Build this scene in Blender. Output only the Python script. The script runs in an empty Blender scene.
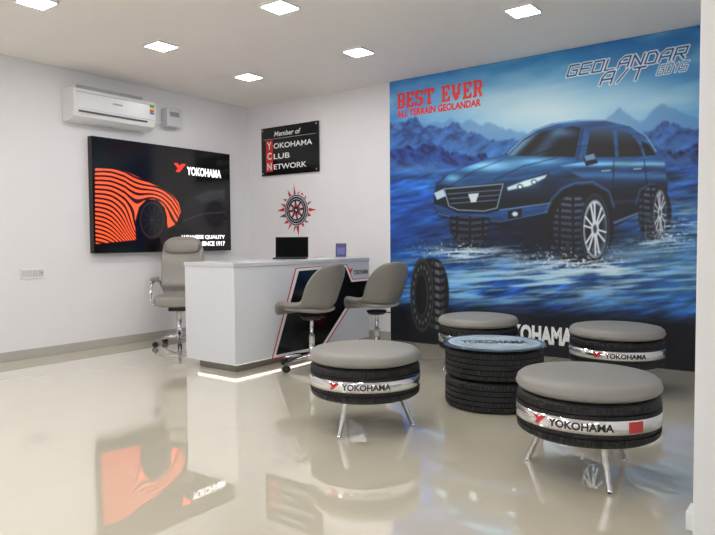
import bpy, bmesh, math, random
import numpy as np
from mathutils import Matrix, Vector, Euler
random.seed(3); np.random.seed(3)
scene = bpy.context.scene
COL = scene.collection
scene.view_settings.view_transform = 'Standard'
scene.view_settings.look = 'None'

# ---------------------------------------------------------------- camera
CAM = Vector((5.94, -5.67, 1.07)); FPX = 640.0; H = 2.73
M = (Matrix.Rotation(math.radians(36.8), 3, 'Z') @ Matrix.Rotation(math.radians(90-2.46), 3, 'X')
     @ Matrix.Rotation(math.radians(-0.39), 3, 'Z'))
cd = bpy.data.cameras.new("camera"); cam = bpy.data.objects.new("camera", cd); COL.objects.link(cam)
cd.sensor_width = 36; cd.lens = FPX/715*36; cd.clip_start = 0.05
cam.matrix_world = Matrix.Translation(CAM) @ M.to_4x4()
scene.camera = cam

def on_plane(u, v, axis, val):
    """digitised artwork coordinate -> metres on a wall plane"""
    d = M @ Vector(((u-357.5)/FPX, (267.5-v)/FPX, -1))
    t = (val-CAM[axis])/d[axis]
    return CAM + d*t
def digitise(P):
    Mi = np.array(M.transposed()); q = (P-np.array(CAM)) @ Mi.T
    return 357.5+FPX*q[:, 0]/-q[:, 2], 267.5-FPX*q[:, 1]/-q[:, 2]

# ---------------------------------------------------------------- helpers
def lin(c):
    return tuple(((x/255)/12.92 if x/255 <= .04045 else ((x/255+.055)/1.055)**2.4) for x in c)
def mk(name, rgb, rough=.5, metal=0., noise=0., scale=20., bump=0., emit=0., coat=0., ior=1.5, wave=0.):
    m = bpy.data.materials.new(name); m.use_nodes = True
    nt = m.node_tree; b = nt.nodes["Principled BSDF"]
    col = (*lin(rgb), 1)
    b.inputs["Base Color"].default_value = col
    b.inputs["Roughness"].default_value = rough; b.inputs["Metallic"].default_value = metal
    b.inputs["IOR"].default_value = ior; b.inputs["Coat Weight"].default_value = coat
    tc = nt.nodes.new("ShaderNodeTexCoord")
    nz = nt.nodes.new("ShaderNodeTexNoise"); nz.inputs["Scale"].default_value = scale; nz.inputs["Detail"].default_value = 4
    nt.links.new(tc.outputs["Object"], nz.inputs["Vector"])
    if noise > 0:
        r = nt.nodes.new("ShaderNodeValToRGB")
        r.color_ramp.elements[0].position = .3; r.color_ramp.elements[1].position = .7
        r.color_ramp.elements[0].color = (*[x*(1-noise) for x in col[:3]], 1)
        r.color_ramp.elements[1].color = (*[min(1, x*(1+noise)) for x in col[:3]], 1)
        nt.links.new(nz.outputs["Fac"], r.inputs[0]); nt.links.new(r.outputs[0], b.inputs["Base Color"])
    if bump > 0 or wave > 0:
        bp = nt.nodes.new("ShaderNodeBump"); bp.inputs["Strength"].default_value = max(bump, .25 if wave else 0); bp.inputs["Distance"].default_value = .002 if not wave else .004
        src = nz.outputs["Fac"]
        if wave > 0:
            w = nt.nodes.new("ShaderNodeTexWave"); w.inputs["Scale"].default_value = wave; w.bands_direction = 'X'
            nt.links.new(tc.outputs["Object"], w.inputs["Vector"]); src = w.outputs["Fac"]
        nt.links.new(src, bp.inputs["Height"]); nt.links.new(bp.outputs[0], b.inputs["Normal"])
    if emit > 0:
        b.inputs["Emission Color"].default_value = col; b.inputs["Emission Strength"].default_value = emit
    return m
def vcol_mat(name, emit=0., rough=.5):
    m = bpy.data.materials.new(name); m.use_nodes = True; nt = m.node_tree; b = nt.nodes["Principled BSDF"]
    a = nt.nodes.new("ShaderNodeAttribute"); a.attribute_name = "print"
    b.inputs["Roughness"].default_value = rough
    if emit:
        b.inputs["Base Color"].default_value = (.004, .004, .005, 1)
        nt.links.new(a.outputs["Color"], b.inputs["Emission Color"]); b.inputs["Emission Strength"].default_value = emit
    else:
        nt.links.new(a.outputs["Color"], b.inputs["Base Color"])
    return m

def link(ob, parent=None, label=None, cat=None, group=None, kind=None):
    COL.objects.link(ob)
    if parent: ob.parent = parent
    if label: ob["label"] = label
    if cat: ob["category"] = cat
    if group: ob["group"] = group
    if kind: ob["kind"] = kind
    return ob
def empty(name, loc, rotz=0, **k):
    o = bpy.data.objects.new(name, None); o.empty_display_size = .1
    o.location = loc; o.rotation_euler = (0, 0, rotz); return link(o, **k)
def mesh(name, verts, faces, mat, smooth=False, **k):
    me = bpy.data.meshes.new(name); me.from_pydata([tuple(v) for v in verts], [], faces); me.update()
    if mat: me.materials.append(mat)
    if smooth: me.polygons.foreach_set("use_smooth", [True]*len(me.polygons))
    return link(bpy.data.objects.new(name, me), **k)
def from_bm(name, bm, mat, smooth=False, **k):
    me = bpy.data.meshes.new(name); bm.to_mesh(me); bm.free(); me.materials.append(mat)
    if smooth: me.polygons.foreach_set("use_smooth", [True]*len(me.polygons))
    return link(bpy.data.objects.new(name, me), **k)
def box(name, lo, hi, mat, bevel=0., seg=2, rot=None, loc=None, **k):
    bm = bmesh.new(); bmesh.ops.create_cube(bm, size=1)
    lo = Vector(lo); hi = Vector(hi); s = hi-lo; c = (lo+hi)/2
    for v in bm.verts: v.co = Vector((v.co.x*s.x+c.x, v.co.y*s.y+c.y, v.co.z*s.z+c.z))
    if bevel: bmesh.ops.bevel(bm, geom=bm.edges[:], offset=bevel, segments=seg, affect='EDGES', profile=.5)
    ob = from_bm(name, bm, mat, **k)
    if rot: ob.rotation_euler = rot
    if loc: ob.location = loc
    return ob
def lathe(name, prof, n, mat, closed=False, smooth=True, rfun=None, **k):
    V = []; F = []; m = len(prof)
    for i in range(n):
        a = 2*math.pi*i/n
        for j, (r, z) in enumerate(prof):
            if rfun: r = rfun(i, j, r, z)
            V.append((r*math.cos(a), r*math.sin(a), z))
    for i in range(n):
        i2 = (i+1) % n
        for j in range(m if closed else m-1):
            j2 = (j+1) % m
            F.append((i*m+j, i2*m+j, i2*m+j2, i*m+j2))
    ob = mesh(name, V, F, mat, smooth, **k)
    bm = bmesh.new(); bm.from_mesh(ob.data); bmesh.ops.remove_doubles(bm, verts=bm.verts, dist=1e-5)
    bmesh.ops.recalc_face_normals(bm, faces=bm.faces); bm.to_mesh(ob.data); bm.free()
    return ob
def tube(name, pts, rad, mat, n=12, caps=True, **k):
    V = []; F = []; pts = [Vector(p) for p in pts]
    if not hasattr(rad, '__len__'): rad = [rad]*len(pts)
    up = Vector((0, 0, 1))
    for i, p in enumerate(pts):
        d = (pts[min(i+1, len(pts)-1)]-pts[max(i-1, 0)]).normalized()
        a = d.cross(up)
        if a.length < .05: a = d.cross(Vector((0, 1, 0)))
        a.normalize(); b = d.cross(a).normalized()
        for j in range(n):
            t = 2*math.pi*j/n; V.append(p+(a*math.cos(t)+b*math.sin(t))*rad[i])
    for i in range(len(pts)-1):
        for j in range(n):
            F.append((i*n+j, i*n+(j+1) % n, (i+1)*n+(j+1) % n, (i+1)*n+j))
    if caps: F.append(tuple(range(n))); F.append(tuple(range((len(pts)-1)*n, len(pts)*n))[::-1])
    return mesh(name, V, F, mat, True, **k)
def superell(name, sx, sy, sz, e1, e2, mat, deform=None, nu=24, nv=48, **k):
    f = lambda w, e: math.copysign(abs(w)**e, w)
    V = [(0, 0, -sz)]; F = []
    for i in range(1, nu):
        ph = -math.pi/2+math.pi*i/nu
        for j in range(nv):
            th = 2*math.pi*j/nv
            V.append((sx*f(math.cos(ph), e1)*f(math.cos(th), e2), sy*f(math.cos(ph), e1)*f(math.sin(th), e2), sz*f(math.sin(ph), e1)))
    V.append((0, 0, sz)); L = len(V)-1
    for j in range(nv):
        F.append((0, 1+(j+1) % nv, 1+j)); F.append((L, L-nv+j, L-nv+(j+1) % nv))
    for i in range(nu-2):
        for j in range(nv):
            a = 1+i*nv
            F.append((a+j, a+(j+1) % nv, a+nv+(j+1) % nv, a+nv+j))
    if deform: V = [deform(*v) for v in V]
    return mesh(name, V, F, mat, True, **k)

def text_data(s, bold=0., shear=0.):
    cu = bpy.data.curves.new("t", 'FONT'); cu.body = s; cu.offset = bold; cu.shear = shear; cu.resolution_u = 4
    o = bpy.data.objects.new("t", cu); COL.objects.link(o)
    bpy.context.view_layer.update()
    me = bpy.data.meshes.new_from_object(o.evaluated_get(bpy.context.evaluated_depsgraph_get()))
    bpy.data.objects.remove(o); bpy.data.curves.remove(cu)
    co = np.array([v.co[:] for v in me.vertices])
    mn = co.min(0); mx = co.max(0); co = (co-mn)/np.maximum(mx-mn, 1e-6); co[:, 2] = 0
    F = [tuple(p.vertices) for p in me.polygons]; bpy.data.meshes.remove(me)
    return co, F
def wall_text(name, s, axis, val, u0, vt, vb, u1, mat, parent, bold=0., shear=0., rise=0.):
    a = on_plane(u0, vb, axis, val); b = on_plane(u0, vt, axis, val); c = on_plane(u1, vb, axis, val)
    h = b.z-a.z; o = 1-axis; w = c[o]-a[o]
    co, F = text_data(s, bold, shear); V = []
    for x, y, _ in co:
        p = [0, 0, a.z+y*h+rise*x]; p[axis] = val; p[o] = a[o]+x*w; V.append(p)
    return mesh(name, V, F, mat, parent=parent)
def wall_poly(name, pts, axis, val, mat, parent):
    V = [on_plane(u, v, axis, val) for u, v in pts]
    return mesh(name, V, [tuple(range(len(V)))], mat, parent=parent)
LOGO = [(0, .95), (.46, .95), (.6, .66), (.95, .95), (1.4, .95), (.62, .0), (.2, .0), (.47, .4)]
LOGO = [(x/1.4, y/.95) for x, y in LOGO]
def logo_wall(axis, val, u0, vt, vb, u1, mat, parent):
    a = on_plane(u0, vb, axis, val); b = on_plane(u0, vt, axis, val); c = on_plane(u1, vb, axis, val)
    o = 1-axis; V = []
    for x, y in LOGO:
        p = [0, 0, a.z+y*(b.z-a.z)]; p[axis] = val; p[o] = a[o]+x*(c[o]-a[o]); V.append(p)
    return mesh("logo", V, [tuple(range(len(V)))[::-1]], mat, parent=parent)

# ---------------------------------------------------------------- materials
WALL = mk("wall_paint", (230, 229, 232), .55, noise=.012, scale=3)
CEIL = mk("ceiling_paint", (240, 236, 232), .7, noise=.01, scale=2)
TILE = bpy.data.materials.new("polished_floor_tile"); TILE.use_nodes = True
nt = TILE.node_tree; b = nt.nodes["Principled BSDF"]
tc = nt.nodes.new("ShaderNodeTexCoord"); br = nt.nodes.new("ShaderNodeTexBrick"); nz = nt.nodes.new("ShaderNodeTexNoise")
br.offset = 0; br.inputs["Scale"].default_value = 1; br.inputs["Brick Width"].default_value = .8; br.inputs["Row Height"].default_value = .8
br.inputs["Mortar Size"].default_value = .0015; br.inputs["Mortar Smooth"].default_value = .5
br.inputs["Color1"].default_value = (*lin((222, 215, 196)), 1); br.inputs["Color2"].default_value = (*lin((220, 213, 194)), 1)
br.inputs["Mortar"].default_value = (*lin((209, 203, 186)), 1)
nt.links.new(tc.outputs["Object"], br.inputs["Vector"]); nz.inputs["Scale"].default_value = 1.2
mixc = nt.nodes.new("ShaderNodeMixRGB"); mixc.blend_type = 'MULTIPLY'; mixc.inputs[0].default_value = .04
nt.links.new(tc.outputs["Object"], nz.inputs["Vector"]); nt.links.new(br.outputs["Color"], mixc.inputs[1]); nt.links.new(nz.outputs["Fac"], mixc.inputs[2])
nt.links.new(mixc.outputs[0], b.inputs["Base Color"]); b.inputs["Roughness"].default_value = 0; b.inputs["IOR"].default_value = 2.3
b.inputs["Coat Weight"].default_value = 1; b.inputs["Coat Roughness"].default_value = 0; b.inputs["Coat IOR"].default_value = 1.8

WHITE = mk("white_laminate", (218, 220, 226), .25, noise=.01)
OFFW = mk("white_plastic", (232, 233, 235), .3)
GREYP = mk("grey_plastic", (150, 152, 155), .4)
DARKP = mk("dark_plinth", (120, 118, 112), .5)
BLACK = mk("black_gloss", (12, 12, 14), .15)
BLACKM = mk("black_plastic", (22, 22, 24), .45)
RED = mk("red_vinyl", (205, 35, 35), .4)
REDP = mk("red_print", (196, 40, 52), .5)
NAVY = mk("navy_vinyl", (28, 30, 52), .4)
WHT = mk("white_vinyl", (240, 240, 240), .4)
RUB = mk("tyre_rubber", (13, 13, 15), .5, noise=.15, scale=40)
LEATH = mk("grey_leatherette", (144, 141, 136), .45, noise=.03, scale=12, bump=.1)
LEATHC = mk("chair_leatherette", (146, 143, 137), .42, noise=.03, scale=14)
LEATHQ = mk("channel_stitched_leatherette", (130, 127, 122), .45, wave=3.5)
CHR = mk("chrome", (215, 215, 220), .12, metal=1)
BAND = mk("polished_steel_band", (230, 230, 233), .1, metal=.92)
SKIRT = mk("skirting_tile", (176, 173, 166), .2)
LED = mk("led_panel", (254, 252, 249), .5, emit=74)
STRIP = mk("led_strip", (255, 250, 236), .5, emit=1.6)

# ---------------------------------------------------------------- room
ST = dict(kind="structure")
XM, YM = 8.0, -9.0
box("floor", (-.1, YM-.1, -.1), (XM+.1, .1, 0), TILE, **ST)
box("ceiling", (-.1, YM-.1, H), (XM+.1, .1, H+.1), CEIL, **ST)
box("wall_left", (-.12, YM, 0), (0, .12, H), WALL, **ST)
box("wall_back", (0, 0, 0), (5.6, .12, H), WALL, **ST)
box("wall_right", (5.565, -3.265, 0), (XM, 0, H), mk("white_pillar_paint", (234, 234, 236), .5), bevel=.004, **ST)
box("wall_side", (XM, YM, 0), (XM+.12, -3.265, H), WALL, **ST)
wf = [((0, YM-.12, 0), (1.5, YM, H)), ((7, YM-.12, 0), (XM, YM, H)), ((1.5, YM-.12, 2.4), (7, YM, H))]
for i, (a, c) in enumerate(wf): box("wall_front" if i == 0 else "wall_front.%03d" % i, a, c, WALL, **ST)
GL = bpy.data.materials.new("window_glass"); GL.use_nodes = True; nt = GL.node_tree
for n_ in list(nt.nodes): nt.nodes.remove(n_)
o_ = nt.nodes.new("ShaderNodeOutputMaterial"); mx_ = nt.nodes.new("ShaderNodeMixShader"); t_ = nt.nodes.new("ShaderNodeBsdfTransparent"); g_ = nt.nodes.new("ShaderNodeBsdfGlossy")
g_.inputs["Roughness"].default_value = .02; mx_.inputs[0].default_value = .08
nt.links.new(t_.outputs[0], mx_.inputs[1]); nt.links.new(g_.outputs[0], mx_.inputs[2]); nt.links.new(mx_.outputs[0], o_.inputs[0])
box("window_1", (1.5, YM-.07, 0), (7, YM-.06, 2.4), GL, **ST)
for i, x in enumerate((1.5, 3.33, 5.16, 6.95)):
    box("trim_%d" % (i+1), (x, YM-.1, 0), (x+.05, YM-.02, 2.4), GREYP, **ST)
box("baseboard_left", (0, YM, 0), (.012, 0, .085), SKIRT, bevel=.002, **ST)
box("baseboard_back", (.012, -.012, 0), (2.13, 0, .085), SKIRT, bevel=.002, **ST)
w = bpy.data.worlds.new("world"); scene.world = w; w.use_nodes = True
w.node_tree.nodes["Background"].inputs[0].default_value = (.9, .94, 1, 1); w.node_tree.nodes["Background"].inputs[1].default_value = 1.2

# ceiling lights, with added fill panels out of view
LP_ = [(1.33, -2.26), (1.16, -1.09), (2.754, -2.305), (2.54, -1.09), (4.088, -1.169), (1.50, -3.40), (2.75, -3.5), (4.1, -2.4), (4.1, -3.6)]
LP_ += [(x, y) for x in (1.4, 2.75, 4.1, 6.4) for y in (-4.8, -6.3, -7.9)]  # unseen panels around and behind the camera, added to fill the room with light
for gx, gy in LP_:
        r = empty("ceiling_light", (gx, gy, H), label="small square white recessed LED ceiling panel light", cat="ceiling light", group="square ceiling lights")
        s = .105
        bm = bmesh.new()
        for (a, c, d, e) in ((-s, -s, s, -s+.014), (-s, s-.014, s, s), (-s, -s+.014, -s+.014, s-.014), (s-.014, -s+.014, s, s-.014)):
            q = bmesh.ops.create_cube(bm, size=1)['verts']
            for v in q: v.co = Vector(((a+d)/2+v.co.x*(d-a), (c+e)/2+v.co.y*(e-c), -.008+v.co.z*.016))
        from_bm("frame", bm, OFFW, parent=r)
        box("light_panel", (-s+.014, -s+.014, -.018), (s-.014, s-.014, -.004), LED, parent=r)

# ---------------------------------------------------------------- numpy print tools
TAB = np.random.rand(256, 256)
def vn(x, y):
    xi = np.floor(x).astype(int); yi = np.floor(y).astype(int); fx = x-xi; fy = y-yi
    fx = fx*fx*(3-2*fx); fy = fy*fy*(3-2*fy); g = lambda a, c: TAB[a % 256, c % 256]
    return (g(xi, yi)*(1-fx)+g(xi+1, yi)*fx)*(1-fy)+(g(xi, yi+1)*(1-fx)+g(xi+1, yi+1)*fx)*fy
def fbm(x, y, o=4):
    s = 0; a = .5; t = 0
    for i in range(o): s = s+a*vn(x*2**i+17*i, y*2**i+31*i); t += a; a *= .5
    return s/t
class Canvas:
    def __init__(s, axis, val, o0, o1, z0, z1, step):
        s.n = int((o1-o0)/step)+1; s.m = int((z1-z0)/step)+1
        O, Z = np.meshgrid(np.linspace(o0, o1, s.n), np.linspace(z0, z1, s.m))
        P = np.zeros((s.n*s.m, 3)); P[:, 1-axis] = O.ravel(); P[:, 2] = Z.ravel(); P[:, axis] = val
        s.P = P; s.U, s.V = digitise(P); s.C = np.zeros((len(P), 3)); s.axis = axis; s.val = val
    def put(s, mask, col):
        m = np.clip(mask, 0, 1)[:, None]; s.C = s.C*(1-m)+np.array(col, float)*m
    def add(s, mask, col):
        s.C = s.C+np.clip(mask, 0, 1)[:, None]*np.array(col, float)[None]
    def blur(s, passes, mask=None):
        A = s.C.reshape(s.m, s.n, 3).copy()
        for _ in range(passes):
            P = np.pad(A, ((1, 1), (0, 0), (0, 0)), 'edge'); A = (P[:-2]+2*P[1:-1]+P[2:])/4
            P = np.pad(A, ((0, 0), (1, 1), (0, 0)), 'edge'); A = (P[:, :-2]+2*P[:, 1:-1]+P[:, 2:])/4
        A = A.reshape(-1, 3)
        if mask is None: s.C = A
        else:
            m = np.clip(mask, 0, 1)[:, None]; s.C = s.C*(1-m)+A*m
    def pm(s, pts, aa=1.2):
        x, y = s.U, s.V; out = np.zeros(len(x))
        xs = [p[0] for p in pts]; ys = [p[1] for p in pts]
        I = np.where((x > min(xs)-aa-1) & (x < max(xs)+aa+1) & (y > min(ys)-aa-1) & (y < max(ys)+aa+1))[0]
        x = x[I]; y = y[I]; ins = np.zeros(len(x), bool); dm = np.full(len(x), 1e9); n = len(pts)
        for i in range(n):
            (x1, y1), (x2, y2) = pts[i], pts[(i+1) % n]
            if y1 != y2:
                c = ((y1 > y) != (y2 > y)) & (x < (x2-x1)*(y-y1)/(y2-y1)+x1); ins ^= c
            dx, dy = x2-x1, y2-y1; t = np.clip(((x-x1)*dx+(y-y1)*dy)/(dx*dx+dy*dy+1e-9), 0, 1)
            dm = np.minimum(dm, np.hypot(x-x1-t*dx, y-y1-t*dy))
        out[I] = np.clip(.5+np.where(ins, dm, -dm)/aa, 0, 1); return out
    def lm(s, pts, w, aa=1.0):
        out = np.zeros(len(s.U)); xs = [p[0] for p in pts]; ys = [p[1] for p in pts]; g = w+aa+1
        I = np.where((s.U > min(xs)-g) & (s.U < max(xs)+g) & (s.V > min(ys)-g) & (s.V < max(ys)+g))[0]
        X = s.U[I]; Y = s.V[I]; dm = np.full(len(I), 1e9)
        for (x1, y1), (x2, y2) in zip(pts[:-1], pts[1:]):
            dx, dy = x2-x1, y2-y1; t = np.clip(((X-x1)*dx+(Y-y1)*dy)/(dx*dx+dy*dy+1e-9), 0, 1)
            dm = np.minimum(dm, np.hypot(X-x1-t*dx, Y-y1-t*dy))
        out[I] = np.clip(.5+(w/2-dm)/aa, 0, 1); return out
    def em(s, cx, cy, rx, ry, aa=1.2):
        x = s.U-cx; y = s.V-cy
        return np.clip(.5+(1-np.hypot(x/rx, y/ry))*min(rx, ry)/aa, 0, 1)
    def gm(s, cx, cy, rx, ry): return np.exp(-((s.U-cx)/rx)**2-((s.V-cy)/ry)**2)
    def local(s, u0, vt, vb, u1):
        a = on_plane(u0, vb, s.axis, s.val); b = on_plane(u0, vt, s.axis, s.val); c_ = on_plane(u1, vb, s.axis, s.val)
        o = 1-s.axis; W = c_[o]-a[o]; Hh = b.z-a.z
        return (s.P[:, o]-a[o]), (s.P[:, 2]-a.z), W, Hh
    def block_text(s, txt, u0, vt, vb, u1, col):
        x, y, W, Hh = s.local(u0, vt, vb, u1)
        rows = [""]*9
        for ch in txt:
            g = SLAB[ch]
            for i in range(9): rows[i] += g[i]+"0"
        A = np.array([[int(q) for q in r[:-1]] for r in rows], float); nh, nw = A.shape
        A = np.pad(A, 1)
        gx = x/W*nw+.5; gy = (1-y/Hh)*nh+.5
        I = np.where((gx > 0) & (gx < nw+1) & (gy > 0) & (gy < nh+1))[0]
        gx = gx[I]; gy = gy[I]; xi = gx.astype(int); yi = gy.astype(int); fx = gx-xi; fy = gy-yi
        v = (A[yi, xi]*(1-fx)+A[yi, xi+1]*fx)*(1-fy)+(A[yi+1, xi]*(1-fx)+A[yi+1, xi+1]*fx)*fy
        m = np.zeros(len(x)); m[I] = np.clip((v-.34)*3+.5, 0, 1); s.put(m, col)
    def stroke_text(s, txt, u0, vt, vb, u1, shear, w1, w2, c1, c2):
        x, y, W, Hh = s.local(u0, vt, vb, u1)
        I = np.where((x > -.05) & (x < W+.1) & (y > -.04) & (y < Hh+.04))[0]
        X = x[I]-shear*(y[I]); Y = y[I]; dm = np.full(len(I), 1e9)
        pitch = (W-shear*Hh)/len(txt); lw = pitch*.72
        for k, ch in enumerate(txt):
            for pl in STROKE[ch]:
                for (a, b_), (c_, d_) in zip(pl[:-1], pl[1:]):
                    x1, y1, x2, y2 = k*pitch+a*lw, b_*Hh, k*pitch+c_*lw, d_*Hh
                    dx, dy = x2-x1, y2-y1; t = np.clip(((X-x1)*dx+(Y-y1)*dy)/(dx*dx+dy*dy+1e-9), 0, 1)
                    dm = np.minimum(dm, np.hypot(X-x1-t*dx, Y-y1-t*dy))
        for w_, cc in ((w1, c1), (w2, c2)):
            m = np.zeros(len(x)); m[I] = np.clip(.5+(w_-dm)/.005, 0, 1); s.put(m, cc)
    def build(s, name, mat, flip, **k):
        n, m = s.n, s.m; I = np.arange(n*m).reshape(m, n)
        q = np.stack([I[:-1, :-1], I[:-1, 1:], I[1:, 1:], I[1:, :-1]], -1).reshape(-1, 4)
        me = bpy.data.meshes.new(name)
        me.vertices.add(len(s.P)); me.vertices.foreach_set("co", s.P.astype(np.float32).ravel())
        me.loops.add(q.size); me.loops.foreach_set("vertex_index", q.astype(np.int32).ravel())
        me.polygons.add(len(q)); me.polygons.foreach_set("loop_start", np.arange(0, q.size, 4, dtype=np.int32))
        me.update(calc_edges=True); me.validate()
        c = np.clip(s.C/255, 0, 1); c = np.where(c <= .04045, c/12.92, ((c+.055)/1.055)**2.4)
        a = me.color_attributes.new("print", 'FLOAT_COLOR', 'POINT')
        a.data.foreach_set("color", np.hstack([c, np.ones((len(c), 1))]).astype(np.float32).ravel())
        me.materials.append(mat)
        return link(bpy.data.objects.new(name, me), **k)
SLAB = {
 'B': ["1111110", "0110011", "0110011", "0110011", "0111110", "0110011", "0110011", "0110011", "1111110"],
 'E': ["1111111", "0110011", "0110001", "0110100", "0111100", "0110100", "0110001", "0110011", "1111111"],
 'S': ["0111101", "1110011", "1100001", "1110000", "0111110", "0000111", "1000011", "1100111", "1011110"],
 'T': ["11111111", "11011011", "10011001", "00011000", "00011000", "00011000", "00011000", "00011000", "00111100"],
 'V': ["11100111", "01100110", "01100110", "01100110", "01100110", "01111110", "00111100", "00111100", "00011000"],
 'R': ["1111110", "0110011", "0110011", "0110011", "0111110", "0110110", "0110110", "0110011", "1110011"],
 ' ': ["0000"]*9}
STROKE = {
 'G': [[(1, 1), (0, 1), (0, 0), (1, 0), (1, .5), (.5, .5)]], 'E': [[(1, 1), (0, 1), (0, 0), (1, 0)], [(0, .5), (.85, .5)]],
 'O': [[(0, 0), (0, 1), (1, 1), (1, 0), (0, 0)]], 'L': [[(0, 1), (0, 0), (1, 0)]],
 'A': [[(0, 0), (0, .65), (.35, 1), (1, 1), (1, 0)], [(0, .4), (1, .4)]], 'N': [[(0, 0), (0, 1), (1, 0), (1, 1)]],
 'D': [[(0, 0), (0, 1), (.7, 1), (1, .7), (1, .0), (0, 0)]], 'R': [[(0, 0), (0, 1), (1, 1), (1, .45), (0, .45)], [(.5, .45), (1, 0)]],
 'T': [[(0, 1), (1, 1)], [(.5, 1), (.5, 0)]], '/': [[(.2, 0), (.8, 1)]], '0': [[(0, 0), (0, 1), (1, 1), (1, 0), (0, 0)]],
 '1': [[(.3, .8), (.55, 1), (.55, 0)]], '5': [[(1, 1), (0, 1), (0, .5), (1, .5), (1, 0), (0, 0)]]}

# ---------------------------------------------------------------- mural
c = Canvas(1, -.006, 2.14, 5.56, 0.0, H-.002, .0048)
U, V = c.U, c.V
c.put(np.ones_like(U), (24, 112, 190))
c.put(np.clip((V-25)/85, 0, 1)*.7, (100, 188, 232))
cl = np.clip((fbm(U/60, V/18+U/90, 5)-.40)*2.6, 0, 1)
c.put(c.gm(398, 80, 56, 60)*.55, (6, 84, 190)); c.put(c.gm(690, 46, 90, 46)*.4, (34, 104, 164))
c.put(cl*.5*np.clip((170-V)/40, 0, 1), (186, 228, 246))
c.put(c.gm(545, 112, 95, 30)*.9, (220, 244, 252))
c.put(c.gm(640, 95, 60, 16)*.5, (196, 230, 244))
def ridge(pts, amp, sc, seed):
    xs, ys = zip(*pts); return np.interp(U, xs, ys)+amp*(1-2*np.abs(fbm(U/sc+seed, U*0+seed, 5)-.5)*2-.5)
r0 = ridge([(390, 126), (430, 122), (470, 118), (500, 128), (540, 136), (590, 130), (620, 104), (640, 118), (664, 102), (700, 116)], 7, 30, 21)
c.put(np.clip((V-r0)/3, 0, 1)*.6, (84, 136, 198))
r1 = ridge([(390, 120), (412, 118), (440, 128), (462, 128), (490, 140), (520, 142), (560, 146), (595, 134), (618, 120), (640, 130), (668, 118), (700, 128)], 10, 26, 5)
mk1 = np.clip((V-r1)/2, 0, 1)
shade = fbm(U/8+V/6, V/12-U/14, 5); rid = 1-2*np.abs(fbm(U/10-V/9, V/13+U/26, 5)-.5)*2
hz = np.clip((V-112)/48, 0, 1)[:, None]
mcol = (np.array((24, 66, 146))[None]*(1-hz)+np.array((60, 122, 196))[None]*hz)*(.65+.65*shade[:, None])
c.put(mk1*.94, mcol)
c.put(mk1*np.clip((rid-.66)*3, 0, 1)*np.clip((150-V)/30, 0, 1)*.4, (150, 190, 234))
c.put(mk1*np.clip((.46-shade)*5, 0, 1)*.4, (10, 36, 98))
r2 = ridge([(390, 148), (430, 142), (470, 155), (520, 157), (600, 155), (640, 144), (672, 149), (700, 142)], 8, 20, 9)
m2 = np.array((6, 36, 104))[None]+np.array((54, 80, 116))[None]*(rid[:, None]-.5)
c.put(np.clip((V-r2)/3, 0, 1)*.9, m2)
g0 = 168+4*np.sin(U/40)
st = fbm(U/40+V/9, V/5+U/50, 5); st2 = fbm(U/14+V/9, V/3.2+U/30, 5)
gcol = np.array((4, 40, 124))[None]*(1-st[:, None])+np.array((64, 148, 232))[None]*(st[:, None])
gcol = gcol*(.35+1.25*np.clip((st2[:, None]-.25)*1.5, 0, 1))
c.put(np.clip((V-g0)/6, 0, 1), gcol)
c.put(c.gm(402, 232, 46, 66)*.55, (8, 86, 208)); c.put(c.gm(685, 265, 60, 45)*.45, (58, 150, 210))
c.put(c.gm(415, 168, 40, 7)*.45, (110, 170, 230)); c.put(c.gm(682, 160, 22, 8)*.35, (100, 156, 212))
wst = np.clip((fbm(U/46-V/14, V/2.8+U/40, 5)-.42)*4, 0, 1)
wst2 = np.clip((fbm(U/30-V/5, V/1.8+U/18, 4)-.43)*5, 0, 1)
spk = np.clip((fbm(U/2.4, V/2, 2)-.6)*6, 0, 1)
c.put(wst*c.gm(570, 277, 150, 22)*1.15, (196, 234, 250)); c.put(wst*c.gm(470, 284, 85, 20)*1.0, (150, 208, 244)); c.put(wst*c.gm(680, 240, 30, 40)*.6, (130, 198, 238))
c.blur(1)
c.put(c.gm(545, 238, 112, 17)*.95, (2, 8, 24)); c.put(c.gm(550, 252, 84, 7)*.8, (2, 8, 24))
# vehicle
def wheel(cx, cy, rx, ry, off, tw, hub=True, clipv=None):
    k_ = 1.0 if clipv is None else np.clip((V-clipv-(U-cx)*.05)/1.5, 0, 1)
    c.put(k_*c.em(cx+off*.5, cy, rx*tw*.9+abs(off)*.5, ry, 1.5), (5, 7, 13))
    c.put(k_*c.em(cx+off, cy, rx*tw, ry*.98, 1.5), (10, 12, 20))
    xx = (U-cx-off)/(rx*tw)
    bl = ((np.sin((V-cy)*1.0+2.2*np.abs(xx)) > .1)*(np.abs(np.sin(xx*5)) > .3))
    c.put(k_*bl*c.em(cx+off, cy, rx*tw*.94, ry*.96, 1.5)*np.clip(.7-.5*(V-cy+ry)/(2*ry), 0, 1), (104, 130, 172))
    if hub:
        c.put(c.em(cx, cy, rx, ry), (9, 11, 18)); c.put((c.em(cx, cy, rx*.96, ry*.97)-c.em(cx, cy, rx*.9, ry*.92))*.7, (76, 96, 130)); c.put(c.em(cx, cy, rx*.86, ry*.88), (16, 20, 32))
        c.put(c.em(cx, cy, rx*.78, ry*.8), (220, 232, 242)); c.put(c.em(cx+1, cy+1, rx*.70, ry*.73), (50, 66, 94)); c.put(c.em(cx-1, cy, rx*.62, ry*.66, 3), (8, 12, 26))
        for k in range(6):
            a = k*math.pi/3+.3
            for da in (-.18, .18):
                c.put(c.lm([(cx, cy), (cx+rx*.70*math.cos(a+da), cy+ry*.72*math.sin(a+da))], rx*.13, 1), (232, 240, 248))
        c.put(c.em(cx, cy, rx*.26, ry*.22), (226, 234, 242)); c.put(c.em(cx, cy, rx*.13, ry*.12), (50, 62, 84))
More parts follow.
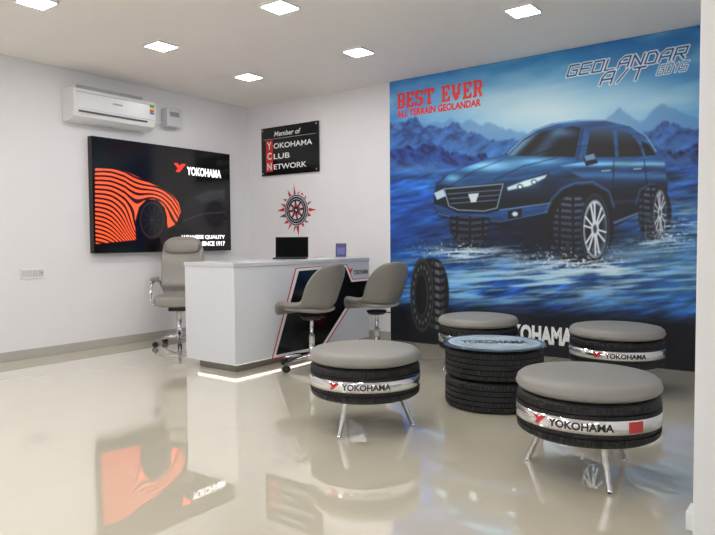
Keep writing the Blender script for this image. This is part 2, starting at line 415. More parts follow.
body = [(434, 196), (436, 184), (447, 174), (464, 166), (484, 160), (503, 155), (518, 141.5), (534, 130), (552, 123.5), (578, 120), (606, 119.6), (630, 125), (646, 135), (657, 151), (665, 168), (668, 186), (664, 202), (640, 214), (616, 226), (556, 236), (536, 236), (500, 226), (462, 221), (438, 216), (434, 206)]
bmask = c.pm(body, 1.5)
refl = fbm(U/26, V/4+U/30, 5)
g_ = np.clip((V-156)/46, 0, 1)[:, None]
c.put(bmask, (np.array((30, 80, 138))[None]*(1-g_)+np.array((4, 12, 32))[None]*g_)*(.5+1.0*refl[:, None]))
hood = [(438, 184), (450, 173), (484, 160.5), (504, 155.5), (556, 156), (590, 163), (556, 174), (520, 179), (460, 187)]
hm = c.pm(hood, 1.8)
c.put(hm, np.array((26, 76, 132))[None]*(.6+.8*refl[:, None]))
c.add(hm*c.gm(488, 166, 28, 5), (120, 150, 136)); c.add(hm*c.gm(538, 161, 26, 4), (90, 120, 118)); c.add(hm*c.gm(452, 178, 9, 4), (80, 104, 96))
c.put(hm*np.clip((V-(190-(U-440)*.14))/6, 0, 1)*.5, (6, 26, 62))
c.put(c.lm([(494, 180), (524, 166), (556, 158)], .9, 2)*.7, (6, 18, 46)); c.put(c.lm([(452, 185), (474, 171), (502, 160)], .9, 2)*.6, (6, 18, 46))
sm = c.pm([(560, 166), (592, 160), (664, 158), (668, 188), (664, 202), (612, 222), (606, 194), (592, 184)], 1.5)
c.add(sm*np.exp(-((V-164)/2.6)**2), (90, 124, 122)); c.add(sm*np.exp(-((V-176-(U-640)*.02)/3.5)**2)*.7, (46, 82, 106)); c.put(sm*np.clip((V-186)/8, 0, 1)*.75, (2, 7, 20)); c.add(sm*np.exp(-((V-200+(U-640)*.1)/2)**2)*.5, (36, 62, 88))
glass = (4, 8, 18)
wsm = c.pm([(508, 155.5), (522, 142), (539, 132), (572, 126), (581, 128), (575, 157)], 1.3)
c.put(wsm, glass); c.add(wsm*np.exp(-((U-524+(V-142)*1.0)/6)**2), (100, 140, 162)); c.add(wsm*np.exp(-((U-548+(V-142)*.8)/8)**2)*.6, (70, 106, 134)); c.add(wsm*c.gm(566, 133, 12, 5), (50, 74, 96))
c.put(c.lm([(535, 154.5), (558, 147)], 1.2)*.8, (2, 3, 8))
for p_ in ([(586, 157), (590, 131), (607, 128), (613, 130), (615, 157)], [(619, 157), (617, 130), (630, 133), (638, 143), (643, 156)], [(646, 156), (641, 141), (648, 144), (656, 155)]):
    q_ = c.pm(p_, 1.3); c.put(q_, (3, 6, 14)); c.add(q_*np.clip((146-V)/16, 0, 1)*.8, (56, 88, 116))
c.put(c.lm([(508, 153), (522, 139.5), (537, 129.5), (556, 123.6), (580, 120.6), (606, 120), (630, 125.5), (646, 136), (656, 151)], 1.1, 1.6)*.9, (170, 208, 236))
c.put(c.lm([(583, 128.5), (577, 160)], 2), (20, 50, 98))
c.put(c.lm([(614, 160), (612, 214)], .8)*.9, (1, 4, 12)); c.put(c.lm([(644, 160), (648, 190)], .8)*.9, (1, 4, 12))
c.put(c.lm([(602, 171), (610, 170.4)], 1.4)*.9, (170, 200, 224)); c.put(c.lm([(634, 169), (641, 168.6)], 1.4)*.9, (170, 200, 224))
c.put(c.lm([(606, 226), (644, 211)], 2.6, 1.4), (80, 112, 150))
c.put(c.pm([(583, 156), (594, 153), (598, 163), (586, 166)]), (8, 14, 30)); c.put(c.pm([(584, 156), (594, 153.4), (596, 159), (586, 161)], 1.5), (110, 150, 190))
# front end: wide angular grille and slim lamps
c.put(c.pm([(444, 189), (503, 184), (497, 208), (484, 211), (458, 210), (449, 206)], 1.3), (2, 5, 14))
c.put(c.lm([(444, 189), (503, 184), (497, 208), (484, 211), (458, 210), (449, 206), (444, 189)], 1.1, 1.3)*.9, (180, 206, 228))
for k in range(3): c.put(c.lm([(448+k*1.5, 194+k*4.8), (500-k*1.5, 190+k*5)], 1.0, 1.2)*.8, (130, 164, 198))
c.put(c.pm([(468, 194), (479, 193), (476, 202), (471, 202.4)], 1), (214, 226, 238))
c.put(c.pm([(505, 186), (524, 179), (549, 172), (548, 178), (530, 188), (506, 193)], 1.2), (24, 42, 74)); c.put(c.pm([(507, 187.3), (525, 180.6), (547, 174.5), (545, 178), (529, 186), (508, 190.6)], 1.5), (200, 230, 246))
c.put(c.em(520, 186.8, 3, 2.6, 1.5), (20, 36, 66)); c.put(c.em(520, 186.8, 1.8, 1.6), (250, 255, 255)); c.put(c.em(534, 182, 3, 2.4, 1.5), (20, 36, 66)); c.put(c.em(534, 182, 1.8, 1.5), (255, 255, 255))
c.add(c.gm(530, 184, 12, 6)*.35, (90, 110, 120))
c.put(c.pm([(434, 193), (443, 189), (446, 196), (437, 200)], 1.3), (190, 220, 240))
bp_ = c.pm([(434, 204), (448, 208), (458, 213), (486, 214), (500, 210), (552, 203), (551, 212), (500, 222), (462, 219), (438, 215)], 1.4)
c.put(bp_, np.array((24, 64, 118))[None]*(.5+1.0*refl[:, None])); c.put(c.lm([(500, 210), (551, 203)], 1, 1.5)*.9, (140, 184, 220)); c.put(c.lm([(438, 214), (462, 219), (500, 222), (548, 212)], 1.2, 1.5)*.5, (100, 142, 186))
c.put(c.pm([(508, 211), (522, 208.5), (521, 217), (508, 219)], 1.3), (4, 9, 22)); c.put(c.em(515, 214, 3, 2.4, 1.6), (220, 236, 248))
wheel(470, 222, 13.5, 29, 0, 1.5, False, clipv=216)
c.put(c.pm([(544, 224), (550, 204), (560, 192), (574, 186), (592, 185), (606, 193), (613, 208), (608, 232), (546, 240)], 2), (1, 2, 8))
c.put(c.lm([(546, 212), (552, 199), (562, 188.5), (575, 183), (593, 182), (609, 191.5), (614, 207)], 1.5, 2.5)*.75, (80, 132, 188))
c.put(c.lm([(636, 204), (640, 190), (650, 184), (660, 186), (667, 194)], 1.4, 2)*.65, (74, 122, 176))
wheel(595, 229, 15, 36, -22, 1.4); wheel(660, 213, 8, 28, -9, 1.6)
c.put(wst2*c.gm(585, 267, 66, 9)*1.15, (220, 240, 250)); c.put(wst2*c.gm(468, 254, 46, 8)*1.1, (200, 230, 246)); c.put(wst2*c.gm(655, 245, 36, 9), (190, 224, 244))
c.put(wst2*c.gm(684, 224, 26, 16)*.8, (180, 218, 242)); c.put(c.gm(640, 252, 34, 8)*.45, (160, 208, 238)); c.put(c.gm(520, 264, 40, 6)*.35, (150, 200, 234))
c.put(spk*(c.gm(570, 260, 50, 12)+c.gm(455, 250, 34, 10)+c.gm(670, 234, 24, 14)), (228, 242, 252))
# bottom band + tyre picture
bt = 308+(U-395)*.045
c.put(np.clip((V-bt+10)/14, 0, 1), (6, 9, 22))
c.put(c.em(434, 295, 15, 37), (16, 17, 20)); c.put(c.em(430, 295, 15, 37), (16, 17, 20))
tb = ((np.sin((V-295)*.8+np.abs(U-440)*.3) > -.1)*(np.abs(np.sin((U-428)*.52)) > .3))
c.put(tb*c.em(435.5, 295, 13, 36)*.85, np.array((46, 48, 54))[None]+np.array((76, 78, 84))[None]*np.exp(-((U-438)/4.5)**2)[:, None])
c.put(c.em(422, 295, 11.8, 37), (16, 17, 20)); c.put((c.em(422, 295, 11.4, 36)-c.em(422, 295, 10.6, 34))*.8, (104, 108, 114))
c.put((c.em(422, 295, 10, 32, 2)-c.em(422, 295, 7.6, 25, 2))*.8, (40, 42, 48))
c.put((np.sin(np.arctan2((V-295)/34, (U-422)/11)*18) > 0)*(c.em(422, 295, 9.2, 29)-c.em(422, 295, 8.2, 26.5))*.7, (170, 174, 180))
c.put(c.em(421.6, 295, 6.6, 22)*.9, (84, 88, 94)); c.put(c.em(421.2, 295, 5.8, 20.5), (6, 7, 11)); c.put(c.em(423.6, 295, 2.8, 15, 2)*.7, (26, 28, 33))
c.blur(1, .5*np.ones(len(U)))
c.block_text("BEST EVER", 397, 94, 109, 482, (236, 48, 38))
c.stroke_text("GEOLANDAR", 567, 66.5, 76.5, 692, .35, .0155, .006, (226, 240, 248), (14, 56, 116))
c.stroke_text("A/T", 600, 73.5, 85, 650, .35, .0165, .007, (226, 240, 248), (14, 56, 116))
c.stroke_text("G015", 657, 66, 74.5, 691, .35, .0115, .0035, (226, 240, 248), (20, 70, 130))
MUR = c.build("wall_mural_print", vcol_mat("printed_vinyl", 0, .45), False,
              label="floor-to-ceiling blue printed mural of off-road car on riverbank", cat="mural")
yb = -.009
TXR = mk("mural_red_ink", (236, 48, 38), .5); TXW = mk("mural_white_ink", (240, 242, 245), .5)
wall_text("headline_text", "ALL TERRAIN GEOLANDAR", 1, yb, 397, 111, 118, 481, TXR, MUR, bold=.04)
logo_wall(1, yb, 461, 321, 336, 488, TXR, MUR)
wall_text("brand_text", "YOKOHAMA", 1, yb, 492, 322, 339.5, 573, TXW, MUR, bold=.05)
wall_text("slogan_text", "JAPANESE QUALITY", 1, yb, 577, 336, 341, 612, TXW, MUR)
wall_text("slogan_text", "SINCE 1917", 1, yb, 577, 344, 349, 600, TXW, MUR)

# ---------------------------------------------------------------- light box on left wall
y0, y1, z0, z1 = -2.168, -.38, .955, 2.11
LB = box("light_box_sign", (.004, y0, z0), (.075, y1, z1), BLACK, bevel=.004, label="black backlit display panel with orange striped car artwork", cat="display panel")
c = Canvas(0, .0765, y0+.02, y1-.02, z0+.02, z1-.02, .0045); U, V = c.U, c.V
c.put(np.ones_like(U), (3, 3, 4))
c.put(c.pm([(180, 208), (190, 196), (208, 188), (226, 186), (226, 232), (200, 234), (184, 224)], 6)*.6, (26, 26, 29))
c.put(c.pm([(194, 197), (208, 191), (225, 189), (225, 199), (202, 203)], 3)*.6, (48, 48, 53)); c.put(c.lm([(184, 221), (202, 214), (226, 212)], 1.5)*.5, (70, 70, 76))
top = np.interp(U, [95, 112, 125, 138, 150, 163, 172, 178, 181], [169, 170, 172, 178, 184, 190, 196, 203, 214])
shape = c.pm([(95, 168), (112, 169), (125, 171), (138, 177), (150, 183), (163, 189), (172, 195), (179, 203), (181, 212), (176, 224), (168, 228), (165, 208), (158, 200), (147, 199), (139, 207), (135, 222), (136, 240), (95, 244)])
dist = np.hypot((U-152)*1.25, V-220)
w_ = np.exp(-np.clip(dist-20, 0, 99)/15)
ph = (1-w_)*(V-top+1.2*np.sin((U-95)/9))+w_*(37-dist)
strp = np.clip((np.cos(ph*2*math.pi/4.2)+.25)*2.2, 0, 1)
c.put(shape*.16, (255, 84, 42)); c.put(shape*strp, (255, 90, 46))
c.put(c.em(152, 220, 13, 20), (8, 8, 9)); c.put(c.em(152, 220, 12, 18)-c.em(152, 220, 11, 16.5), (60, 36, 30))
for k in range(10):
    a = k*2*math.pi/10; c.put(c.lm([(152, 220), (152+9.5*math.cos(a), 220+14*math.sin(a))], .8)*.7, (52, 42, 40))
c.build("display_face", vcol_mat("backlit_face", 1.5, .12), False, parent=LB)
EW = mk("lit_white_letters", (250, 250, 250), .4, emit=1.4); ER = mk("lit_red_mark", (240, 50, 40), .4, emit=1.2)
xl = .0785
logo_wall(0, xl, 174, 163, 171.5, 186, ER, LB)
wall_text("brand_text", "YOKOHAMA", 0, xl, 187, 166.5, 175, 221, EW, LB, bold=.03)
wall_text("slogan_text", "JAPANESE QUALITY", 0, xl, 181, 235, 240, 225, EW, LB, bold=.03)
wall_text("slogan_text", "SINCE 1917", 0, xl, 202, 241.3, 246, 225, EW, LB, bold=.03)

# ---------------------------------------------------------------- air conditioner
AC = empty("air_conditioner", (0, -1.96, 2.225), label="white wall-mounted split air conditioner indoor unit", cat="air conditioner")
AC.scale = (1, .9, 1)
prof = [(0, 0), (.12, -.0), (.185, .035), (.205, .09), (.208, .26), (.19, .295), (.12, .31), (0, .31)]
Vv = []; yy = [-.5, -.49, .49, .5]
for i, y in enumerate(yy):
    k = .985 if i in (0, 3) else 1
    for x, z in prof: Vv.append((x*k, y, .155+(z-.155)*k))
n = len(prof); Ff = [tuple(range(n)), tuple(range(3*n, 4*n))[::-1]]
for i in range(3):
    for j in range(n): Ff.append((i*n+j, (i+1)*n+j, (i+1)*n+(j+1) % n, i*n+(j+1) % n))
mesh("housing", Vv, Ff, OFFW, parent=AC)
box("front_panel", (.200, -.488, .105), (.214, .488, .265), mk("ac_front", (226, 228, 232), .25), bevel=.005, parent=AC)
box("air_louver", (.14, -.44, -.006), (.2, .36, .004), mk("louver_grey", (176, 180, 186), .4), rot=(0, -.95, 0), parent=AC).location = (.045, 0, .17)
box("air_slot", (.196, -.45, .073), (.2085, .38, .09), mk("slot_dark", (70, 72, 78), .5), parent=AC)
box("trim_line", (.213, -.48, .255), (.2155, .48, .26), GREYP, parent=AC)
box("brand_badge", (.213, -.06, .19), (.216, .06, .205), GREYP, parent=AC)
er = empty("energy_label", (0, 0, 0), parent=AC)
for i, cc in enumerate(((60, 150, 80), (230, 200, 60), (200, 60, 50), (60, 110, 180))):
    box("label_patch", (.213, .41, .235-i*.024), (.2158, .465, .256-i*.024), mk("label_%d" % i, cc, .5), parent=er)
SB = empty("voltage_stabilizer", (0, -1.2, 2.32), label="small pale grey wall-mounted stabilizer box with cable", cat="electrical box")
box("case", (0, -.1, 0), (.11, .1, .2), mk("stabilizer_grey", (200, 202, 206), .4), bevel=.01, parent=SB)
box("indicator", (.109, -.06, .11), (.113, .06, .16), mk("indicator_face", (140, 142, 150), .3), parent=SB)
tube("cable", [(.03, -.1, .05), (.03, -.16, .02), (.03, -.2, .03), (.03, -.3, .06)], .006, OFFW, parent=SB)

# socket plates
SP = box("switch_board", (0, -2.857, .735), (.014, -2.63, .83), OFFW, bevel=.003, label="white wall switch and socket plate", cat="wall socket")
for i in range(4):
    yq = -2.845+i*.052
    box("switch" if i < 3 else "socket", (.013, yq, .752), (.019, yq+.045, .813), mk("switch_white_%d" % i, (200, 202, 208), .3), bevel=.002, parent=SP)
tube("cable_hole", [(0, 0, 0), (.003, 0, 0)], .008, GREYP, parent=SP).location = (.0185, -2.667, .785)
WS = box("wall_socket", (5.541, -3.25, .06), (5.5655, -3.16, .125), OFFW, bevel=.003, label="small white socket box low on the white wall end", cat="wall socket")
box("socket_face", (5.539, -3.235, .07), (5.5415, -3.175, .115), GREYP, parent=WS)

# ---------------------------------------------------------------- plaque
PX0, PX1, PZ0, PZ1 = .25, 1.173, 1.86, 2.44
PL = box("wall_plaque", (PX0, -.022, PZ0), (PX1, -.008, PZ1), BLACK, bevel=.002, label="black glossy acrylic membership plaque with white lettering", cat="sign")
for x in (PX0+.03, PX1-.03):
    for z in (PZ0+.03, PZ1-.03):
        t = tube("standoff", [(x, 0, z), (x, -.03, z)], .011, CHR, parent=PL)
yp = -.0235
def ptext(s, x0, x1, zz0, zz1, m, bold=.0, shear=0., nm="lettering"):
    co, F = text_data(s, bold, shear)
    mesh(nm, [(x0+x*(x1-x0), yp, zz0+y*(zz1-zz0)) for x, y, _ in co], F, m, parent=PL)
ptext("Member of", .47, .90, 2.325, 2.385, WHT, .015, .2)
mesh("rule", [(.29, yp, 2.295), (1.13, yp, 2.295), (1.13, yp, 2.302), (.29, yp, 2.302)], [(0, 1, 2, 3)], GREYP, parent=PL)
for i, (a, r_) in enumerate((("Y", "OKOHAMA"), ("C", "LUB"), ("N", "ETWORK"))):
    zb = 2.18-i*.125
    mesh("red_square", [(.33, yp, zb-.022), (.445, yp, zb-.022), (.445, yp, zb+.103), (.33, yp, zb+.103)], [(0, 1, 2, 3)], RED, parent=PL)
    yp = -.025; ptext(a, .352, .425, zb-.002, zb+.083, WHT, .02)
    ptext(r_, .46, .46+.088*len(r_), zb-.002, zb+.062, WHT, .015); yp = -.0235

# ---------------------------------------------------------------- compass emblem
EM = empty("wall_emblem", (.80, -.002, 1.43), label="red and navy compass wheel emblem on white wall", cat="emblem")
def ringf(name, r0, r1, y, m, n=64):
    V = []; F = []
    for i in range(n):
        a = 2*math.pi*i/n; V += [(r0*math.cos(a), y, r0*math.sin(a)), (r1*math.cos(a), y, r1*math.sin(a))]
    for i in range(n):
        j = (i+1) % n; F.append((2*i, 2*i+1, 2*j+1, 2*j))
    mesh(name, V, F, m, parent=EM)
EGR = mk("grey_print", (86, 88, 106), .5)
rr_ = random.Random(11)
for k in range(18):
    a = k*math.pi/9+rr_.uniform(-.09, .09)
    L = .315 if k in (0, 5, 9, 14) else rr_.uniform(.225, .29); d = rr_.uniform(.07, .14)
    r0 = rr_.uniform(.188, .20); tw = rr_.uniform(-.12, .12)
    mesh("star_point", [(r0*math.cos(a-d), -.002, r0*math.sin(a-d)), (L*math.cos(a+tw), -.002, L*math.sin(a+tw)), (r0*math.cos(a+d), -.002, r0*math.sin(a+d))], [(0, 1, 2)], EGR if k % 3 == 1 else REDP, parent=EM)
ringf("outer_ring", .168, .182, -.003, NAVY); ringf("wheel_ring", .108, .158, -.004, NAVY); ringf("dial_ring", .130, .135, -.0048, WHT); ringf("inner_ring", .05, .066, -.0045, REDP); ringf("hub", .001, .04, -.0046, NAVY); ringf("hub_dot", .0005, .014, -.005, WHT)
for k in range(4):
    a = k*math.pi/4+.12; q = .012; V = []
    for (r_, s_) in ((-.12, -1), (.12, -1), (.12, 1), (-.12, 1)):
        V.append((r_*math.cos(a)-s_*q*math.sin(a), -.0035-.0001*k, r_*math.sin(a)+s_*q*math.cos(a)))
    mesh("spoke", V, [(0, 1, 2, 3)], NAVY, parent=EM)

# ---------------------------------------------------------------- reception desk
DX0, DX1, DY0, DY1, DZ = 1.51, 2.12, -2.2, -.37, .893
DK = empty("reception_desk", ((DX0+DX1)/2, (DY0+DY1)/2, 0), label="white laminate reception desk with black slanted panels and red edging", cat="desk")
def dbox(name, lo, hi, m, bevel=0.):
    L = Vector((DK.location.x, DK.location.y, 0)); return box(name, Vector(lo)-L, Vector(hi)-L, m, bevel=bevel, parent=DK)
dbox("cabinet_body", (DX0, DY0, .075), (DX1, DY1, DZ-.035), WHITE, .004)
dbox("desk_top", (DX0-.006, DY0-.006, DZ-.035), (DX1+.006, DY1+.006, DZ), mk("desk_top_laminate", (206, 208, 214), .2), .004)
dbox("plinth", (DX0+.08, DY0+.08, 0), (DX1-.08, DY1-.08, .076), DARKP)
dbox("light_strip", (DX0+.07, DY0+.068, .056), (DX1-.07, DY0+.078, .073), STRIP)
dbox("light_strip", (DX1-.078, DY0+.08, .056), (DX1-.068, DY1-.1, .073), STRIP)
def desk_poly(name, pts, m, off):
    ob = wall_poly(name, pts, 0, DX1+off, m, DK)
    for v in ob.data.vertices: v.co -= DK.location
desk_poly("red_edging", [(295.5, 268), (347, 264), (353, 279), (369.5, 277.5), (369.5, 306), (349, 308.5), (323, 350), (271.5, 359.5)], RED, .0015)
desk_poly("white_edging", [(296.5, 268.8), (346.4, 264.8), (352.5, 279.8), (369.5, 278.2), (369.5, 305), (348.4, 307.4), (322.5, 348.7), (272.9, 358.2)], WHT, .003)
desk_poly("black_panel", [(299, 271), (345.3, 267), (351.5, 282), (369.5, 280.2), (369.5, 302.6), (347.2, 305), (321.5, 346), (276, 355)], BLACK, .0045)
ob = logo_wall(0, DX1+.002, 348, 268.5, 274.5, 353, RED, DK)
for v in ob.data.vertices: v.co -= DK.location
ob = wall_text("brand_text", "YOKOHAMA", 0, DX1+.002, 353.4, 270, 275, 368.2, BLACKM, DK, bold=.03)
for v in ob.data.vertices: v.co -= DK.location

# laptop and small stand
DSP = mk("dark_display", (6, 7, 9), .6, ior=1.15)
LP = empty("laptop", (1.70, -1.07, DZ), math.radians(36.8), label="open black laptop on reception desk", cat="laptop")
box("keyboard_base", (-.16, -.2, .001), (.16, .02, .016), BLACKM, bevel=.003, parent=LP)
box("keyboard", (-.14, -.1, .016), (.14, .005, .018), BLACK, parent=LP)
sc = box("screen", (-.16, -.004, 0), (.16, .004, .2), mk("laptop_lid", (14, 14, 16), .5, ior=1.3), bevel=.003, rot=(-.12, 0, 0), loc=(0, .022, .012), parent=LP)
box("display", (-.15, -.0055, .012), (.15, -.004, .19), DSP, parent=sc)
TS = empty("display_card_stand", (1.86, -.5, DZ), math.radians(30), label="small purple upright card stand on reception desk", cat="card stand")
box("card", (-.055, -.003, .004), (.055, .003, .145), mk("purple_card", (70, 60, 116), .35), rot=(-.15, 0, 0), parent=TS)
box("stand_foot", (-.055, -.02, 0), (.055, .05, .006), GREYP, bevel=.002, parent=TS)
mesh("card_print", [(-.04, -.0045, .03), (.04, -.0045, .03), (.04, -.0045, .1), (-.04, -.0045, .1)], [(0, 1, 2, 3)], mk("card_blue", (96, 100, 160), .4), parent=TS).rotation_euler = (-.15, 0, 0)

# ---------------------------------------------------------------- tyres
def tyre_profile(R=.315, hw=.096):
    ri = .2; p = [(ri, -.05), (ri+.006, -.072), (.222, -.086), (.226, -.090), (.236, -.0905), (.262, -hw), (.285, -hw+.003), (.290, -hw+.001), (.294, -hw+.005), (.305, -.085), (.312, -.078)]
    for g in (-.05, -.017, .017, .05): p += [(R, g-.005), (R-.009, g-.0035), (R-.009, g+.0035), (R, g+.005)]
    q = [(r, -z) for r, z in p[:11]][::-1]
    return p+q+[(ri+.02, .04), (ri+.05, .03), (ri+.06, 0), (ri+.05, -.03), (ri+.02, -.04)]
PR = tyre_profile()
def rf(i, j, r, z):
    if r > .306:
        if abs(z) > .053 and i % 4 == 0: return r-.0035
        if .02 < abs(z) < .046 and (i+2) % 4 == 0: return r-.0025
    return r
def tyre_mesh():
    o = lathe("tyre", PR, 320, RUB, closed=True, smooth=True, rfun=rf)
    me = o.data; bpy.data.objects.remove(o)
    for p in me.polygons:
        rr = min(math.hypot(*me.vertices[i].co[:2]) for i in p.vertices)
        if rr > .3: p.use_smooth = False
    return me
TM = tyre_mesh()
def seat_mesh():
    prof = [(0, .0), (.29, .0), (.308, .008), (.316, .02), (.319, .028), (.316, .034), (.315, .04), (.31, .054), (.295, .066), (.26, .073), (.15, .078), (0, .079)]
    o = lathe("cushion", prof, 96, LEATH, smooth=True); me = o.data; bpy.data.objects.remove(o); return me
SM = seat_mesh()
BH = .029
o = lathe("b", [(.3155, -BH), (.3175, -BH), (.3175, BH), (.3155, BH)], 128, BAND, closed=True); BM_ = o.data; bpy.data.objects.remove(o)
for p in BM_.polygons: p.use_smooth = abs(p.normal.z) < .5
o = lathe("b", [(0, -.01), (.22, -.01), (.22, .01), (0, .01)], 48, BLACKM, closed=False, smooth=False); PM_ = o.data; bpy.data.objects.remove(o)
def curved(co, F, R, x0, w, z0, h, m, name):
    V = []
    for x, y, _ in co:
        a = (x0+x*w)/R; V.append((R*math.cos(a), R*math.sin(a), z0+y*h))
    me = bpy.data.meshes.new(name); me.from_pydata(V, [], F); me.materials.append(m); return me
co, F = text_data("YOKOHAMA", .03)
TXT = curved(co, F, .3188, -.10, .27, -.017, .034, mk("black_print", (26, 26, 30), .4), "brand_text")
LG = curved([(x, y, 0) for x, y in LOGO], [tuple(range(8))], .3188, -.185, .07, -.018, .038, RED, "logo")
gx_ = [(i/6, j) for j in (0, 1) for i in range(7)]
RP = curved([(x, y, 0) for x, y in gx_], [(i, i+1, i+8, i+7) for i in range(6)], .3186, .235, .07, -.024, .048, mk("red_reflection", (190, 60, 56), .3), "red_reflection_patch")  # red reflection on the steel band, put in as a coloured patch
def stool(loc, face, legs, label, patch=False):
    r = empty("tyre_stool", (loc[0], loc[1], 0), label=label, cat="stool", group="tyre stools around the tyre table")
    def add(name, me, z, rz=0):
        o = bpy.data.objects.new(name, me); o.location = (0, 0, z); o.rotation_euler = (0, 0, rz); return link(o, parent=r)
    add("tyre", TM, .287, face); add("seat_cushion", SM, .383, 0); add("base_plate", PM_, .2)
    add("steel_band", BM_, .287)
    fa = math.radians(face)
    add("logo", LG, .287, fa); add("brand_text", TXT, .287, fa)
    if patch: add("red_reflection_patch", RP, .287, fa)
    for a in legs:
        a = math.radians(a); d = Vector((math.cos(a), math.sin(a), 0))
        tube("leg", [d*.185+Vector((0, 0, .215)), d*.272+Vector((0, 0, .012)), d*.276], [.019, .0125, .0125], CHR, parent=r)
    return r
stool((5.034, -2.701), 276, (186, 307, 67), "tyre stool with grey cushion, steel logo band and splayed chrome legs", True)
stool((3.775, -2.710), 301, (275, 34, 155), "tyre stool with round grey cushion beside the visitor chairs")
stool((3.632, -.964), 290, (200, 320, 80), "tyre stool with grey cushion between tyre table and mural")
stool((4.706, -.972), 290, (190, 310, 70), "tyre stool with grey cushion beside mural and tyre table")

# tyre table
TT = empty("tyre_table", (4.163, -1.816, 0), label="low table of two stacked tyres with round printed glass top", cat="table")
for z, rz in ((.096, 0), (.289, .4)):
    o = bpy.data.objects.new("tyre", TM); o.location = (0, 0, z); o.rotation_euler = (0, 0, rz); link(o, parent=TT)
lathe("glass_top", [(0, .388), (.325, .388), (.33, .391), (.33, .396), (.325, .399), (0, .399)], 96, mk("tinted_glass", (60, 72, 86), .1), smooth=False, parent=TT)
lathe("top_print", [(0, .4), (.295, .4)], 96, mk("printed_top", (182, 196, 206), .25, noise=.2, scale=7, ior=1.25), smooth=False, parent=TT)
ob = lathe("print_ring", [(.24, .4008), (.25, .4008)], 96, mk("ring_ink", (90, 108, 134), .3, ior=1.25), smooth=False, parent=TT)
dr = math.radians(32)
co, F = text_data("YOKOHAMA", .03)
mesh("brand_text", [(-.215+x*.43, -.07+y*.13, .4022) for x, y, _ in co], F, mk("top_navy", (30, 42, 74), .4, ior=1.2), parent=TT).rotation_euler = (0, 0, dr)

# ---------------------------------------------------------------- chairs
def star_base(root, R, m, z=.085, hub=.05, ang0=0.):
    bs = lathe("base", [(0, z-.02), (hub*.8, z-.02), (hub, z), (hub*.9, z+.03), (hub*.5, z+.05), (0, z+.05)], 24, m, parent=root)
    for k in range(5):
        a = ang0+k*2*math.pi/5; d = Vector((math.cos(a), math.sin(a), 0))
        tube("leg", [d*.02+Vector((0, 0, z+.018)), d*R*.6+Vector((0, 0, z+.008)), d*R+Vector((0, 0, z-.018))], [.022, .018, .012], m, n=10, parent=bs)
        ca = empty("caster", tuple(d*R), a, parent=root)
        tube("stem", [(0, 0, .066), (0, 0, .03)], .006, CHR, n=8, parent=ca)
        for s_ in (-.012, .012):
            tube("wheel", [(0, s_-.008, .027), (0, s_+.008, .027)], .027, BLACKM, n=20, parent=ca)
def shell_mesh():
    P = [(.225, -.045, .16), (.222, -.012, .195), (.185, .006, .22), (.10, .002, .234), (0, -.010, .24), (-.10, -.008, .238), (-.17, .022, .230), (-.212, .08, .226), (-.24, .16, .230), (-.264, .24, .228), (-.284, .31, .206), (-.296, .362, .165), (-.302, .395, .10)]
    V = []; F = []; ns = 15
    for i, (y, z, hw) in enumerate(P):
        t = i/(len(P)-1); bk = min(1, max(0, (t-.38)/.25)); st_ = 1-bk
        for j in range(ns):
            s = math.sin((j/(ns-1)-.5)*math.pi*.97)
            arm = math.exp(-((t-.5)/.16)**2)
            V.append((s*hw, y+bk*.11*s*s*(1-.6*max(0, t-.7)/.3)+.03*arm*s*s, z+st_*.045*s*s*min(1, i/2.)+.035*arm*s*s))
    for i in range(len(P)-1):
        for j in range(ns-1): F.append((i*ns+j, i*ns+j+1, (i+1)*ns+j+1, (i+1)*ns+j))
    return V, F
SV, SF = shell_mesh()
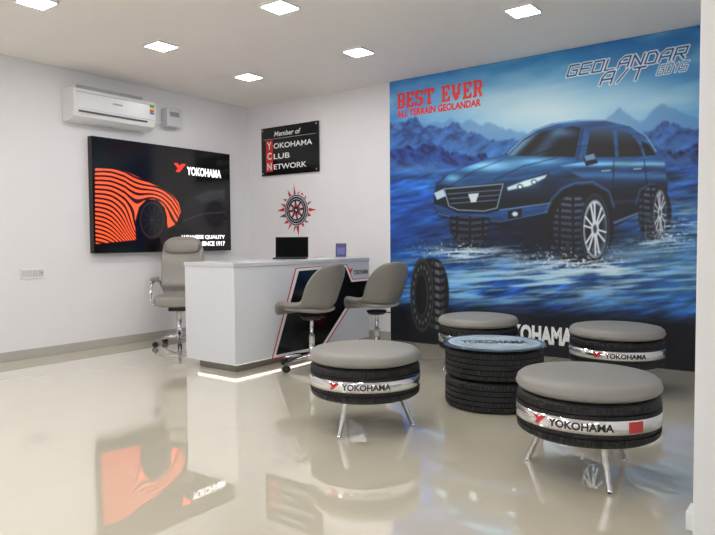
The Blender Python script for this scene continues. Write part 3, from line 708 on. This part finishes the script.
def visitor_chair(loc, rot, label):
    r = empty("swivel_chair", (loc[0], loc[1], 0), math.radians(rot), label=label, cat="chair", group="swivel visitor chairs at the desk")
    s = mesh("seat_shell", SV, SF, LEATHQ, True, parent=r); s.location = (0, 0, .485)
    m = s.modifiers.new("solid", 'SOLIDIFY'); m.thickness = .04; m.offset = -1
    m = s.modifiers.new("sub", 'SUBSURF'); m.levels = m.render_levels = 2
    superell("seat_pad", .19, .185, .02, .5, .6, LEATHC, deform=lambda x, y, z: (x, y+.02, z+.488+.02*(x/.2)**2), parent=r)
    lathe("seat_mount", [(0, .40), (.07, .405), (.09, .425), (.09, .44), (0, .445)], 24, BLACKM, parent=r)
    tube("post", [(0, 0, .12), (0, 0, .28)], .026, CHR, n=20, parent=r)
    tube("piston", [(0, 0, .27), (0, 0, .42)], .016, CHR, n=16, parent=r)
    tube("height_lever", [(.03, 0, .415), (.16, .02, .408), (.2, .02, .40)], .006, BLACKM, n=8, parent=r)
    star_base(r, .275, CHR, ang0=math.radians(-98-rot))
visitor_chair((2.425, -1.62), 90, "grey leatherette swivel chair with chrome base facing the desk")
visitor_chair((2.65, -.99), 74, "grey leatherette swivel chair beside the mural with chrome base")

OC = empty("office_chair", (.54, -1.52, 0), math.radians(222), label="high-backed grey leather executive chair behind reception desk", cat="office chair")
superell("seat", .225, .235, .055, .35, .4, LEATHC, deform=lambda x, y, z: (x, y, z+.46+.02*(x/.25)**2), parent=OC)
def bk(x, y, z):
    t = (z+.33)/.66; wdt = 1-.12*max(0, t-.75)/.25-.08*max(0, .3-t)/.3
    rib = .016*math.cos(t*2*math.pi*4.5) if y > 0 else 0
    return (x*wdt, y+rib-.235-.10*t+.06*(x/.25)**2+.02*math.sin(t*math.pi*2), z+.80-.03*(x/.25)**2*max(0, t-.8)*5)
superell("backrest", .215, .05, .32, .35, .35, LEATHC, deform=bk, nu=48, nv=56, parent=OC)
superell("headrest", .175, .045, .07, .6, .5, LEATHC, deform=lambda x, y, z: (x, y-.285+.04*(x/.2)**2, z+1.01), parent=OC)
for s in (-1, 1):
    tube("armrest", [(s*.18, .12, .43), (s*.235, .16, .44), (s*.24, .18, .53), (s*.24, .15, .645), (s*.235, .0, .665), (s*.23, -.17, .655), (s*.22, -.23, .60)], .014, CHR, n=12, parent=OC)
    superell("arm_pad", .028, .13, .02, .5, .5, LEATHC, deform=lambda x, y, z, s=s: (x+s*.238, y, z+.686), parent=OC)
box("seat_mechanism", (-.09, -.12, .36), (.09, .1, .405), BLACKM, bevel=.01, parent=OC)
tube("post", [(0, 0, .12), (0, 0, .37)], .026, CHR, n=20, parent=OC)
star_base(OC, .25, CHR, ang0=.5)
